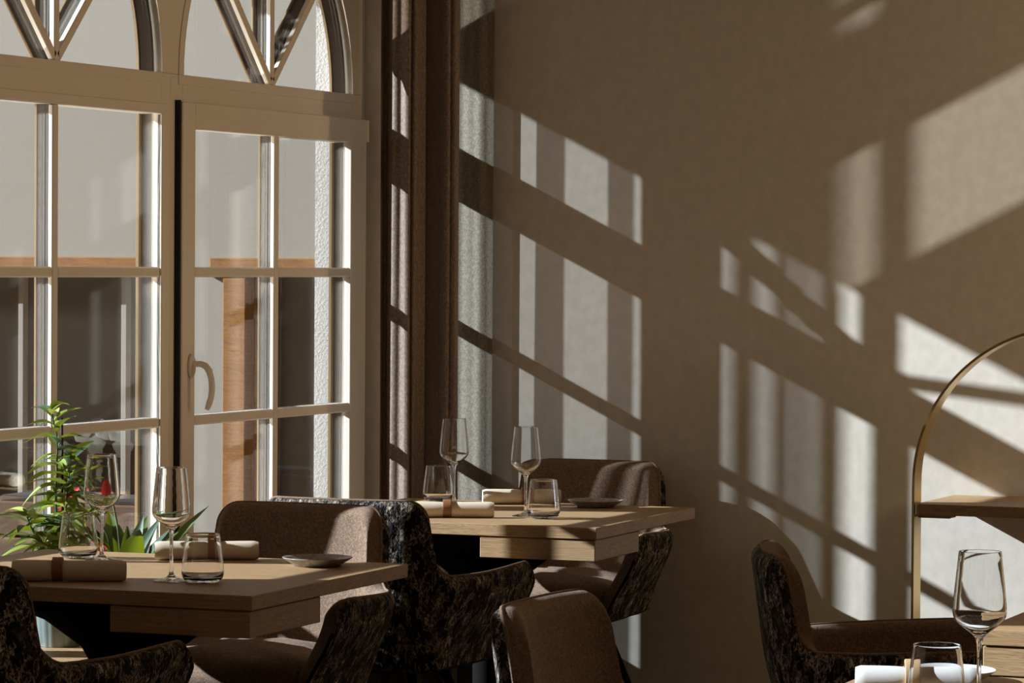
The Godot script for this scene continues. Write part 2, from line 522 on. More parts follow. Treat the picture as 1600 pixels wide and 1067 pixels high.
func make_window(called: String, zc: float, casement: bool, label: String, head := 1.806, wide := 0.0) -> Node3D:
	var o := thing(called, label, "window")
	o.set_meta("kind", "structure")
	var FR: Material = M["window frame lacquer"]
	var HP := 0.6085 + maxf(wide - 0.556, 0.0)
	var half := 0.538 if casement else maxf(0.556, wide)
	var spring := 1.916
	var xo := -0.062
	# fixed frame
	var b := Mesher.new()
	b.box(Vector3(xo, 0.44, zc - HP), Vector3(0, spring, zc - half), 0.0015)
	b.box(Vector3(xo, 0.44, zc + half), Vector3(0, spring, zc + HP), 0.0015)
	b.box(Vector3(xo, head, zc - half), Vector3(0, spring, zc + half), 0.0)
	b.box(Vector3(xo, 0.44, zc - half), Vector3(0, 0.55, zc + half), 0.0)
	arch_surround(b, zc, half, spring, 2.62, HP, xo, 0.0)
	part("frame", b, FR, o)
	# bead round the arched light
	b = Mesher.new()
	b.box(Vector3(-0.012, spring - 0.028, zc - half - 0.028), Vector3(0.003, spring, zc + half + 0.028), 0.0015)
	arch_bead(b, zc, half, 0.028, spring, -0.012, 0.003)
	part("arch_bead", b, FR, o)
	# glazing of the arch: glass cut to the arch and fan bars in front of and behind it
	b = Mesher.new()
	var N := 40
	for x in [-0.020, -0.015]:
		for k in N:
			var a0 := PI * k / N
			var a1 := PI * (k + 1) / N
			var nn := Vector3(1 if x > -0.018 else -1, 0, 0)
			b.tri(Vector3(x, spring, zc), Vector3(x, spring + half * sin(a0), zc + half * cos(a0)), Vector3(x, spring + half * sin(a1), zc + half * cos(a1)), nn, nn, nn)
	part("arch_pane", b, M["window glass"], o)
	for a in [45.0, 90.0, 135.0]:
		var r0: float = 0.0 if a == 90.0 else 0.012
		b = Mesher.new()
		slant(b, zc, spring, deg_to_rad(a), r0, half, 0.026, -0.013, 0.002)
		var bar := part("fan_bar", b, FR, o)
		b = Mesher.new()
		slant(b, zc, spring, deg_to_rad(a), r0, half, 0.026, -0.052, -0.022)
		part("outer_bar", b, M["dark outer sash"], bar)
		b = Mesher.new()
		slant(b, zc, spring, deg_to_rad(a), r0, half, 0.027, -0.060, -0.0525)
		part("outer_edge", b, M["ochre outer edge"], bar)
	b = Mesher.new()
	arch_bead(b, zc, half - 0.012, 0.02, spring, -0.060, -0.022)
	part("arch_outer_sash", b, M["dark outer sash"], o)
	b = Mesher.new()
	arch_bead(b, zc, half - 0.014, 0.02, spring, -0.068, -0.0605)
	part("arch_outer_edge", b, M["ochre outer edge"], o)
	# lower lights
	var x1 := 0.0
	var g0 := zc - half
	var g1 := zc + half
	var top := head
	var mz := zc
	var low := 0.56
	var sash: Node3D = o
	if casement:
		x1 = 0.022
		g0 = 0.135 + zc - 0.627
		g1 = 1.13 + zc - 0.627
		mz = 0.634 + zc - 0.627
		top = 1.770
		# the opening leaf, proud of the frame
		b = Mesher.new()
		var l0 := 0.030 + zc - 0.627
		var l1 := 1.204 + zc - 0.627
		b.box(Vector3(-0.03, 0.47, l0), Vector3(x1, 1.842, g0), 0.003)
		b.box(Vector3(-0.03, 0.47, g1), Vector3(x1, 1.842, l1), 0.003)
		b.box(Vector3(-0.03, top, g0), Vector3(x1, 1.842, g1), 0.002)
		b.box(Vector3(-0.03, 0.47, g0), Vector3(x1, low, g1), 0.002)
		var leaf := part("casement", b, FR, o)
		sash = leaf
		b = Mesher.new()
		b.box(Vector3(-0.001, 0.46, l1 + 0.0005), Vector3(0.016, 1.846, l1 + 0.0065), 0.0)
		part("gasket", b, M["rubber gasket"], leaf)
		b = Mesher.new()
		for y in [1.775, 0.62]:
			b.tube([Vector3(0.02, y, l0 - 0.003), Vector3(0.02, y + 0.065, l0 - 0.003)], [0.008], 12)
		part("hinge", b, FR, leaf)
		# espagnolette handle
		var hz := 1.158 + zc - 0.627
		b = Mesher.new()
		b.lathe([Vector2(0, 0), Vector2(0.0165, 0), Vector2(0.0165, 0.006), Vector2(0.013, 0.011), Vector2(0, 0.011)], 24, Transform3D(Basis(Vector3(0, 0, 1), -PI / 2).scaled(Vector3(1, 2.0, 1)), Vector3(x1, 1.128, hz)))
		var path := []
		for q in [[0.0, 0.0], [0.028, 0.001], [0.043, -0.004], [0.054, -0.017], [0.061, -0.04], [0.063, -0.065], [0.060, -0.09], [0.054, -0.108], [0.048, -0.122]]:
			path.append(Vector3(x1 + 0.004 + q[0], 1.133 + q[1], hz))
		b.tube(path, [0.0085, 0.0085, 0.0092, 0.0095, 0.0085, 0.0088, 0.0085, 0.0088, 0.0065], 14)
		part("handle", b, FR, leaf)
	else:
		b = Mesher.new()
		b.box(Vector3(-0.012, top, g0 - 0.028), Vector3(0.003, top + 0.027, g1 + 0.028), 0.002)
		b.box(Vector3(-0.012, low - 0.026, g0 - 0.028), Vector3(0.003, low, g1 + 0.028), 0.002)
		b.box(Vector3(-0.012, low, g0 - 0.022), Vector3(0.003, top, g0), 0.002)
		b.box(Vector3(-0.012, low, g1), Vector3(0.003, top, g1 + 0.022), 0.002)
		part("bead", b, FR, o)
	# bars, six panes, the dark outer sash bars and their ochre cover strips
	b = Mesher.new()
	b.box(Vector3(x1 - 0.0145, low, mz - 0.0145), Vector3(x1 - 0.0005, top, mz + 0.0145), 0.003)
	var vb := part("upright_bar", b, FR, sash)
	var ys := [low, BAR_Y[1], BAR_Y[0], top]
	for y in BAR_Y:
		b = Mesher.new()
		b.box(Vector3(x1 - 0.0145, y - BAR_T * 0.5, g0), Vector3(x1 - 0.001, y + BAR_T * 0.5, mz - 0.0145), 0.004)
		b.box(Vector3(x1 - 0.0145, y - BAR_T * 0.5, mz + 0.0145), Vector3(x1 - 0.001, y + BAR_T * 0.5, g1), 0.004)
		part("cross_bar", b, FR, sash)
	b = Mesher.new()
	b.box(Vector3(x1 - 0.046, low, mz - 0.0145), Vector3(x1 - 0.028, top, mz + 0.0145), 0.001)
	for y in BAR_Y:
		b.box(Vector3(x1 - 0.046, y - BAR_T * 0.5, g0), Vector3(x1 - 0.028, y + BAR_T * 0.5, g1), 0.001)
	b.box(Vector3(x1 - 0.058, low - 0.02, g0 - 0.03), Vector3(x1 - 0.028, top, g0 + 0.002), 0.001)
	b.box(Vector3(x1 - 0.058, low - 0.02, g1 - 0.012), Vector3(x1 - 0.028, top, g1 + 0.03), 0.001)
	part("outer_sash", b, M["dark outer sash"], sash)
	b = Mesher.new()
	b.box(Vector3(x1 - 0.053, low, mz - 0.0155), Vector3(x1 - 0.0465, top, mz + 0.0155), 0.001)
	b.box(Vector3(x1 - 0.068, low - 0.02, g0 - 0.03), Vector3(x1 - 0.0585, top, g0 + 0.014), 0.001)
	b.box(Vector3(x1 - 0.068, low - 0.02, g1 - 0.014), Vector3(x1 - 0.0585, top, g1 + 0.03), 0.001)
	part("outer_edge", b, M["ochre outer edge"], sash)
	for r in 3:
		for c in 2:
			b = Mesher.new()
			var za: float = g0 - 0.004 if c == 0 else mz
			var zb: float = mz if c == 0 else g1 + 0.004
			b.box(Vector3(x1 - 0.021, ys[r] - (0.004 if r == 0 else 0.0), za), Vector3(x1 - 0.016, ys[r + 1], zb), 0.0)
			b.box(Vector3(x1 - 0.0275, ys[r], za), Vector3(x1 - 0.0245, ys[r + 1], zb), 0.0)
			part("pane", b, M["window glass"], sash)
	return o

func build_windows() -> void:
	make_window("window_1", 1.844, false, "fixed arched window with a fan-barred top, left of the casement")
	make_window("window_2", 0.627, true, "arched window with an opening casement and lever handle beside the curtain")
	make_window("window_3", 3.061, false, "fixed arched window further left along the same wall")
	make_window("window_4", 4.92, false, "unseen broad fixed arched window past the pier, sized to let sun onto the right tables", 1.905, 0.69)  # out of view, broadened so sun reaches the right tables and chair
	make_window("window_5", 6.271, false, "fixed arched window past the broad one")
	make_window("window_6", 7.488, false, "last fixed arched window of the wall")

# a hanging cloth that follows a plan path (x, z), drawn from floor to rail
func hang(path: Array, wob: float, y0 := 0.03, y1 := 3.08) -> Mesher:
	var rows := []
	for r in 31:
		var y := lerpf(y0, y1, r / 30.0)
		var row := PackedVector3Array()
		for k in path.size():
			var w := wob * sin(y * 1.9 + k * 0.17) * (1.0 - y / 3.2)
			row.append(Vector3(path[k].x + w, y, path[k].y))
		rows.append(row)
	var b := Mesher.new()
	b.grid(rows, 1.0)
	return b

func build_curtain() -> void:
	# brown cloth: deep folds against the wall, then a pleated front; overlaps put one or three layers in the sun's way
	var o := thing("curtain", "brown linen curtain gathered in folds in the corner beside the casement", "curtain")
	var at := func(u: float, x0: float) -> Vector2:
		var z: float = (u - x0 / K) / (1.0 + 0.46 / K)
		return Vector2(x0 + 0.46 * z, z)
	var verts := [at.call(0.185, 0.29), at.call(0.249, 0.13), at.call(0.2135, 0.27), at.call(0.331, 0.13), at.call(0.2996, 0.27), at.call(0.36, 0.19), at.call(0.372, 0.26)]
	var path := []
	for k in verts.size() - 1:
		for q in 8:
			var t := q / 8.0
			path.append(Vector2(lerpf(verts[k].x, verts[k + 1].x, t * t * (3.0 - 2.0 * t)), lerpf(verts[k].y, verts[k + 1].y, t)))
	part("cloth", hang(path, 0.004), M["brown curtain linen"], o)
	# pleats of the front: distance along the front, distance towards the room
	var pl := Curve2D.new()
	pl.bake_interval = 0.002
	var pts := [[0.0, 0.0], [0.012, -0.042], [0.020, -0.040], [0.034, 0.008], [0.046, 0.018], [0.058, 0.022], [0.074, 0.062], [0.084, 0.070], [0.089, 0.052], [0.098, 0.070], [0.106, 0.052], [0.114, 0.004], [0.128, -0.010], [0.138, -0.042], [0.160, -0.050], [0.170, -0.030], [0.186, 0.032], [0.198, 0.040], [0.203, 0.030], [0.216, 0.044], [0.230, -0.010]]
	for k in pts.size():
		var a: Array = pts[maxi(k - 1, 0)]
		var c: Array = pts[mini(k + 1, pts.size() - 1)]
		var tn := Vector2(c[0] - a[0], c[1] - a[1]) * 0.18
		pl.add_point(Vector2(pts[k][0], pts[k][1]), -tn, tn)
	path = []
	var along := Vector2(0.205, -0.095).normalized()
	var out := Vector2(0.43, 0.90)
	for q in 121:
		var w := pl.sample_baked(pl.get_baked_length() * q / 120.0)
		path.append(Vector2(0.199, 0.314) + along * w.x + out * w.y * 0.70)
	part("front_pleats", hang(path, 0.003), M["lined curtain linen"], o)
	var b := Mesher.new()
	b.tube([Vector3(0.16, 3.13, 0.02), Vector3(0.36, 3.13, 0.46)], [0.012], 12)
	part("rail", b, M["black steel"], o)
	# pale sheer beside it, against the wall
	o = thing("sheer_curtain", "pale sheer linen panel hanging flat on the wall right of the brown curtain", "curtain")
	path = []
	for q in 49:
		var t := q / 48.0
		path.append(Vector2(lerpf(0.26, 0.437, t), 0.030 + 0.0022 * sin(t * 11.0) + 0.0008 * sin(t * 27.0)))
	part("cloth", hang(path, 0.002), M["sheer linen"], o)
	# unseen curtain of the same cloth, placed to shade the left table
	o = thing("curtain", "unseen brown linen curtain at the left end of the windows, shading the left table front", "curtain")
	path = []
	for q in 91:
		var t := q / 90.0
		path.append(Vector2(0.14 + 0.05 * sin(t * TAU * 7.0), lerpf(3.41, 4.25, t) + 0.02 * sin(t * TAU * 14.0)))
	part("cloth", hang(path, 0.003), M["lined curtain linen"], o)

# ---------------------------------------------------------------- outside
func build_outside() -> void:
	var o := thing("neighbouring_wing", "cream rendered building wing with dark glazed openings under ochre timber beams, behind the windows", "building")
	var Z := -2.6
	var b := Mesher.new()
	b.box(Vector3(-9.0, 1.428, Z - 0.3), Vector3(0.6, 7.0, Z), 0.0)
	b.box(Vector3(-2.06, -0.4, Z - 0.3), Vector3(-1.814, 1.428, Z), 0.0)
	b.box(Vector3(-0.9, -0.4, Z - 0.3), Vector3(0.6, 1.428, Z), 0.0)
	b.box(Vector3(-9.0, -0.4, Z - 0.3), Vector3(-5.2, 1.428, Z), 0.0)
	part("wall", b, M["cream render"], o)
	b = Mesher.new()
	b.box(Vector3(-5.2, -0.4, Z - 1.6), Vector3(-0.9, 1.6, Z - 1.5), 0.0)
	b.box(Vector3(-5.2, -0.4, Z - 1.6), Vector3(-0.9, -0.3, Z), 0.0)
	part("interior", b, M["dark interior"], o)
	for p in [[-5.2, -2.045], [-1.868, -0.9]]:
		b = Mesher.new()
		b.box(Vector3(p[0], 1.352, Z - 0.1), Vector3(p[1], 1.428, Z + 0.02), 0.004)
		part("beam", b, M["ochre stained timber"], o)
		b = Mesher.new()
		b.box(Vector3(p[0], -0.3, Z - 0.12), Vector3(p[1], 1.352, Z - 0.115), 0.0)
		part("pane", b, M["window glass"], o)
	b = Mesher.new()
	b.box(Vector3(-1.812, -0.3, Z - 0.1), Vector3(-1.712, 1.352, Z + 0.015), 0.004)
	part("post", b, M["ochre stained timber"], o)
	for x in [-2.775, -2.30]:
		b = Mesher.new()
		b.box(Vector3(x - 0.012, -0.3, Z - 0.11), Vector3(x + 0.012, 1.352, Z - 0.07), 0.002)
		part("mullion", b, M["cream render"], o)
	b = Mesher.new()
	b.box(Vector3(-9.0, -0.12, -2.6), Vector3(-0.3, -0.02, -0.15), 0.01)  # deck out of view, extended to block the glint from the wing
	struct("terrace", b, M["planter timber"], "unseen timber terrace outside, extended to keep the glint off the neighbouring wing", "terrace")
	# planter of stacked boards
	var p := thing("planter_box", "weathered timber planter box of stacked boards on the terrace outside", "planter", Vector3(-1.95, -0.02, -1.75))
	for k in 4:
		b = Mesher.new()
		b.box(Vector3(-0.33, 0.005 + k * 0.135, -0.14), Vector3(0.33, 0.133 + k * 0.135, 0.14), 0.006)
		part("board", b, M["planter timber"], p)
	b = Mesher.new()
	b.box(Vector3(-0.30, 0.53, -0.12), Vector3(0.30, 0.56, 0.12), 0.01)
	part("soil", b, M["soil"], p)
	b = Mesher.new()
	# unseen battened cloth outside, shapes the light strips on the back wall
	var bl := thing("unseen_blind", "unseen translucent cloth with upright battens outside, placed to stripe the light on the back wall", "unseen_blind", Vector3(-0.95, 0, 0.95 / K))
	b.box(Vector3(-0.001, 0.35, 0.425), Vector3(0.001, 2.6, 0.572), 0.0)
	part("cloth", b, M["thin blind cloth"], bl)
	for q in [[0.4506, 0.4715], [0.4985, 0.5118], [0.526, 0.532], [0.5487, 0.572]]:
		b = Mesher.new()
		b.box(Vector3(-0.012, 0.35, q[0]), Vector3(0.012, 2.6, q[1]), 0.002)
		part("batten", b, M["planter timber"], bl)
	var bn := thing("unseen_glint_block", "unseen timber boards outside, placed to hold back the glint through the middle panes", "unseen_glint_block", Vector3(-1.5, 0, 1.5 / K))  # out of view, dims the middle row of glint on the wall
	for k in 3:
		b = Mesher.new()
		b.box(Vector3(-0.05, 0.255 + k * 0.10, 0.56), Vector3(0.05, 0.352 + k * 0.10, 1.3), 0.004)
		part("board", b, M["planter timber"], bn)
	var sc := thing("unseen_glint_screen", "unseen stacked boards outside, placed to keep the glint off the wall near the curtain", "unseen_glint_screen", Vector3(-1.4, 0, 1.4 / K))  # unseen boards that stop the glint beside the curtain
	for k in 9:
		b = Mesher.new()
		b.box(Vector3(-0.02, -0.15 + k * 0.15, -0.02), Vector3(0.02, -0.004 + k * 0.15, 0.575), 0.003)
		part("board", b, M["planter timber"], sc)
	# orchid standing in the wing's opening
	var q := thing("orchid", "white moth orchid standing behind the neighbouring wing's glass", "plant", Vector3(-2.86, -0.3, -3.35))
	b = Mesher.new()
	b.lathe([Vector2(0, 0), Vector2(0.07, 0), Vector2(0.09, 0.3), Vector2(0.08, 0.3), Vector2(0, 0.28)], 24)
	part("pot", b, M["dark clay"], q)
	b = Mesher.new()
	b.tube([Vector3(0, 0.28, 0), Vector3(-0.02, 0.65, 0), Vector3(0.02, 0.92, 0.01), Vector3(0.12, 0.99, 0.02), Vector3(0.2, 0.95, 0.02)], [0.005], 8)
	part("stem", b, M["stem"], q)
	for c in [[-0.08, 0.90], [0.0, 0.98], [0.065, 0.93], [0.10, 1.00], [0.165, 0.99], [0.20, 0.92], [0.06, 0.82]]:
		b = Mesher.new()
		for k in 5:
			var a := TAU * k / 5.0 + 0.3
			var r: float = 0.055 if k % 2 == 0 else 0.045
			var rows := []
			for i in 5:
				var t := i / 4.0
				var w := 0.026 * sin(PI * clampf(t * 0.85 + 0.12, 0, 1))
				var d := Vector3(cos(a), sin(a), 0)
				var s := Vector3(-sin(a), cos(a), 0)
				var m := Vector3(c[0], c[1], 0.03) + d * r * t + Vector3(0, 0, 0.012 * t * (1.0 - t))
				rows.append([m - s * w, m + Vector3(0, 0, 0.004), m + s * w])
			b.grid(rows, 1.0)
		part("blossom", b, M["orchid petal"], q)

# ---------------------------------------------------------------- furniture
func make_table(label: String, at: Vector3, turn: float, w := 0.856, d := 0.804) -> Node3D:
	# origin on the floor below the front right corner of the top
	var o := thing("dining_table", label, "table", at, turn, "square oak dining tables")
	var b := Mesher.new()
	b.box(Vector3(-w, 0.720, -d), Vector3(0, 0.75, 0), 0.0015)
	part("tabletop", b, M["oak"], o)
	b = Mesher.new()
	b.box(Vector3(-0.315, 0.665, -0.345), Vector3(-0.005, 0.7185, -0.004), 0.0015)
	part("drawer_box", b, M["oak"], o)
	b = Mesher.new()
	b.lathe([Vector2(0, 0.0), Vector2(0.26, 0.0), Vector2(0.265, 0.006), Vector2(0.25, 0.014), Vector2(0.10, 0.03), Vector2(0.05, 0.07), Vector2(0.042, 0.2), Vector2(0.042, 0.40), Vector2(0.06, 0.50), Vector2(0.11, 0.59), Vector2(0.19, 0.65), Vector2(0.26, 0.68), Vector2(0.285, 0.685), Vector2(0.285, 0.7195), Vector2(0, 0.7195)], 48, Transform3D(Basis(), Vector3(-w * 0.52, 0, -d * 0.5)))
	part("pedestal", b, M["black steel"], o)
	return o

func smooth(a: float, b: float, x: float) -> float:
	var t := clampf((x - a) / (b - a), 0.0, 1.0)
	return t * t * (3.0 - 2.0 * t)

var proto_chair: Node3D

func build_chair_proto() -> Node3D:
	var o := thing("tub_chair", "chair", "chair", Vector3.ZERO, 0.0, "tub dining chairs")
	# plan of the shell, from the middle of the back to one arm's end; arc length runs along it
	var cv := Curve2D.new()
	cv.bake_interval = 0.004
	var pl := [Vector2(0, -0.285), Vector2(0.10, -0.282), Vector2(0.185, -0.265), Vector2(0.247, -0.225), Vector2(0.282, -0.16), Vector2(0.300, -0.06), Vector2(0.306, 0.06), Vector2(0.306, 0.19)]
	for k in pl.size():
		var tn: Vector2 = (pl[mini(k + 1, pl.size() - 1)] - pl[maxi(k - 1, 0)]) * 0.17
		if k == 0:
			tn = Vector2(0.035, 0)
		cv.add_point(pl[k], -tn, tn)
	var L := cv.get_baked_length()
	var HB := 0.84
	var HA := 0.655
	var rc := 0.055
	var sE := 0.235          # arc length at which the high back ends
	# sample positions along the half shell: dense round the step and the arm's end
	var ss := []
	for k in 9:
		ss.append((sE - rc) * k / 9.0)
	for k in 8:
		ss.append(sE - rc + rc * (1.0 - cos(PI * 0.5 * (k + 1) / 8.0)) * 0 + rc * sin(PI * 0.5 * k / 8.0))
	for k in 7:
		ss.append(sE + 0.012 * k / 6.0)
	for k in 6:
		ss.append(sE + 0.012 + 0.045 * (k + 1) / 6.0)
	var s0: float = ss[-1]
	for k in 14:
		ss.append(s0 + (L - 0.07 - s0) * (k + 1) / 14.0)
	for k in 9:
		ss.append(L - 0.07 + 0.07 * sin(PI * 0.5 * (k + 1) / 9.0))
	var height := func(s: float) -> float:
		if s <= sE - rc:
			return HB
		if s <= sE:
			var q: float = s - (sE - rc)
			return HB - rc + sqrt(maxf(rc * rc - q * q, 0.0))
		var arm := HA + 0.012 * smooth(sE, L, s)
		if s <= sE + 0.012:
			return lerpf(HB - rc, arm + 0.03, (s - sE) / 0.012)
		if s <= sE + 0.057:
			var q: float = 1.0 - (s - sE - 0.012) / 0.045
			return arm + 0.03 * q * q
		var e: float = s - (L - 0.07)
		if e > 0.0:
			return arm - 0.07 + sqrt(maxf(0.07 * 0.07 - e * e, 0.0))
		return arm
	var cols := []
	for side in [-1, 1]:
		var order := range(ss.size())
		if side == -1:
			order.reverse()
		for i in order:
			if side == 1 and i == 0:
				continue
			cols.append([ss[i], side])
	var Y0 := 0.425
	var outer := []
	var lining := []
	var NV := 14
	for v in NV + 5:
		outer.append(PackedVector3Array())
	for v in NV + 6:
		lining.append(PackedVector3Array())
	for c in cols:
		var s: float = c[0]
		var sd: float = c[1]
		var p := cv.sample_baked(s, true)
		var p2: Vector2 = cv.sample_baked(minf(s + 0.004, L), true)
		var p1: Vector2 = cv.sample_baked(maxf(s - 0.004, 0.0), true)
		var tg := (p2 - p1).normalized()
		var nrm := Vector2(tg.y, -tg.x)       # outward
		var back := 1.0 - smooth(sE - 0.02, sE + 0.16, s)
		var top: float = height.call(s)
		var th := lerpf(0.046, 0.060, back) * sqrt(maxf(1.0 - pow(smooth(L - 0.03, L, s), 2.0) * 0.96, 0.02))
		var at := func(y: float, inset: float) -> Vector3:
			var o2: float = -lerpf(0.080, 0.040, back) * pow(1.0 - smooth(Y0 - 0.02, 0.66, y), 1.6) + 0.028 * smooth(0.5, 0.72, y) * (1.0 - back)
			var q := p + nrm * (o2 - inset)
			q.y -= back * 0.055 * (y - 0.45) / 0.4
			return Vector3(q.x * sd, y, q.y)
		var r := th * 0.5
		for v in NV + 1:
			outer[v].append(at.call(lerpf(Y0, top - r, v / float(NV)), 0.0))
		for k in 4:
			var a := PI * 0.42 * (k + 1) / 4.0
			outer[NV + 1 + k].append(at.call(top - r + r * sin(a), r - r * cos(a)))
		for k in 5:
			var a := PI * 0.42 + (PI * 0.58) * k / 5.0
			lining[k].append(at.call(top - r + r * sin(a), r - r * cos(a)))
		for v in NV + 1:
			lining[5 + v].append(at.call(lerpf(top - r, Y0 + 0.03, v / float(NV)), th))
	var b := Mesher.new()
	b.grid(outer, -1.0)
	# underside
	var under := [outer[0], PackedVector3Array(), PackedVector3Array()]
	for q in outer[0]:
		under[1].append(Vector3(q.x * 0.9, Y0 - 0.012, q.z * 0.9))
		under[2].append(Vector3(q.x * 0.1, Y0 - 0.014, q.z * 0.1))
	b.grid(under, 1.0)
	part("shell", b, M["bark"], o, "black and cream marbled textured outer cover")
	b = Mesher.new()
	b.grid(lining, -1.0)
	part("lining", b, M["brown wool"], o, "brown woollen inner lining")
	# piping along the rim
	b = Mesher.new()
	var path := []
	for c in cols.size():
		path.append(lining[0][c])
	b.tube(path, [0.0035], 6)
	part("piping", b, M["brown wool"], o)
	# plump cushion
	b = Mesher.new()
	var rows := []
	for i in 17:
		var phi := -PI * 0.5 + PI * i / 16.0
		var row := PackedVector3Array()
		for j in 48:
			var th := TAU * j / 48.0
			var cx := signf(cos(th)) * pow(absf(cos(th)), 0.45)
			var cz := signf(sin(th)) * pow(absf(sin(th)), 0.45)
			var rr := pow(maxf(cos(phi), 0.0), 0.55)
			var yy := signf(sin(phi)) * pow(absf(sin(phi)), 0.8)
			var q := Vector3(cx * rr * 0.222, 0.485 + yy * 0.05, -cz * rr * 0.212 + 0.018)
			if yy > 0:
				q.y += 0.012 * (1.0 - pow(q.x / 0.23, 2)) * (1.0 - pow(q.z / 0.24, 2)) + 0.003 * sin(q.x * 31.0 + q.z * 17.0) + 0.003 * sin(q.z * 47.0 - q.x * 23.0)
			row.append(q)
		rows.append(row)
	b.grid(rows, 1.0, true)
	part("cushion", b, M["brown wool"], o)
	b = Mesher.new()
	b.lathe([Vector2(0, 0.40), Vector2(0.14, 0.40), Vector2(0.14, 0.412), Vector2(0, 0.412)], 24)
	part("seat_plate", b, M["black steel"], o)
	for sx in [-1, 1]:
		for sz in [-1, 1]:
			b = Mesher.new()
			b.tube([Vector3(sx * 0.10, 0.405, sz * 0.10), Vector3(sx * 0.23, 0.0, sz * 0.23)], [0.012, 0.009], 10)
			part("leg", b, M["black steel"], o)
	return o

func build_furniture() -> void:
	make_table("oak table in the left foreground set beside the plants", Vector3(1.318, 0, 3.349), 0.028, 0.90)
	make_table("oak table further back before the curtain and the striped wall", Vector3(1.300, 0, 1.405), 0.026)
	var t3 := make_table("oak table at the lower right edge, in front of the others, set with white napkin", Vector3(3.66, 0, 4.80), 0.02)
	var t4 := make_table("oak table behind the white plate at the right edge", Vector3(3.64, 0, 3.29), 0.02)
	var db: MeshInstance3D = t4.get_node("drawer_box")
	db.position.x = -0.54
	var c := build_chair_proto()
	c.set_meta("label", "tub chair in the lower left corner, seen from behind in deep shade")
	c.position = Vector3(0.895, 0, 3.58)
	c.rotation.y = PI
	copy_of(c, "tub_chair", "tub chair between the two set tables, its marbled back turned to the viewer", Vector3(0.83, 0, 1.62), PI + 0.03)
	copy_of(c, "tub_chair", "tub chair behind the left table with its brown lining facing the viewer", Vector3(0.835, 0, 2.42), 0.0)
	copy_of(c, "tub_chair", "tub chair against the wall behind the farther table, sun stripes on its brown back", Vector3(0.79, 0, 0.40), 0.0)
	copy_of(c, "tub_chair", "tub chair on the right seen from the side, marbled back and dark long arms", Vector3(2.49, 0, 2.69), PI * 0.5 + 0.36)
	copy_of(c, "tub_chair", "tub chair whose brown backrest top rises at the bottom centre", Vector3(2.49, 0, 3.99), PI * 0.5)
	# arched brass étagère
	var o := thing("arched_shelf", "brass arched shelf frame with an oak board against the sunlit wall", "shelf", Vector3(2.266, 0, 0.0))
	var b := Mesher.new()
	var rows := []
	var prof := [Vector2(-0.0035, 0.335), Vector2(-0.0035, 0.405), Vector2(0.0035, 0.405), Vector2(0.0035, 0.335)]
	var line := []
	line.append([Vector2(-0.43, 0.0), Vector2(-1, 0)])
	line.append([Vector2(-0.43, 0.40), Vector2(-1, 0)])
	for k in 65:
		var a := PI - PI * k / 64.0
		line.append([Vector2(0.43 * cos(a), 0.82 + 0.43 * sin(a)), Vector2(cos(a), sin(a))])
	line.append([Vector2(0.43, 0.40), Vector2(1, 0)])
	line.append([Vector2(0.43, 0.0), Vector2(1, 0)])
	for k in line.size() - 1:
		for e in 4:
			var f := (e + 1) % 4
			var q := []
			for g in [[k, e], [k, f], [k + 1, f], [k + 1, e]]:
				var p: Vector2 = line[g[0]][0]
				var d: Vector2 = line[g[0]][1]
				var s: Vector2 = prof[g[1]]
				q.append(Vector3(p.x + d.x * s.x, p.y + d.y * s.x, s.y))
			var pm: Vector2 = (line[k][0] + line[k + 1][0]) * 0.5
			b.flat(q, Vector3(pm.x, pm.y, 0.37))
	part("frame", b, M["brushed brass"], o)
	for y in [0.737, 0.22]:
		b = Mesher.new()
		b.box(Vector3(-0.424, y, 0.002), Vector3(0.424, y + 0.030, 0.405), 0.0015)
		var board := part("shelf_board", b, M["oak"], o)
		for s in [-1, 1]:
			b = Mesher.new()
			b.box(Vector3(minf(s * 0.424, s * 0.335), y - 0.010, 0.31), Vector3(maxf(s * 0.424, s * 0.335), y - 0.001, 0.375), 0.001)
			part("bracket", b, M["brushed brass"], board)
	b = Mesher.new()
	b.box(Vector3(-0.43, 0.0, 0.02), Vector3(0.43, 0.012, 0.38), 0.002)
	part("base_plate", b, M["brushed brass"], o)

# added fill lamp out of view, brightens the window frames and wall
func build_fill_lamp() -> void:
	var o := thing("fill_lamp", "added fill lamp out of view, a large glowing fill globe by the back wall right of the shelf", "lamp", Vector3(4.2, 0, 0.8))
	var b := Mesher.new()
	b.lathe([Vector2(0, 0), Vector2(0.16, 0), Vector2(0.16, 0.02), Vector2(0.02, 0.03), Vector2(0, 0.03)], 32)
	part("base", b, M["black steel"], o)
	b = Mesher.new()
	b.tube([Vector3(0, 0.02, 0), Vector3(0, 1.24, 0)], [0.011], 12)
	part("pole", b, M["black steel"], o)
	b = Mesher.new()
	var pr := []
	for k in 25:
		var a := -PI * 0.5 + PI * k / 24.0
		pr.append(Vector2(0.225 * cos(a), 1.46 + 0.225 * sin(a)))
	b.lathe(pr, 40)
	part("fill_globe", b, M["glowing fill globe"], o)
	var l := OmniLight3D.new()
	l.name = "fill_light"
	l.position = Vector3(0, 1.46, 0)
	l.light_color = lin(1.0, 0.78, 0.54)
	l.light_energy = 2.15
	l.light_size = 0.2
	l.omni_range = 15.0
	l.omni_attenuation = 2.0
	l.shadow_enabled = true
	o.add_child(l)

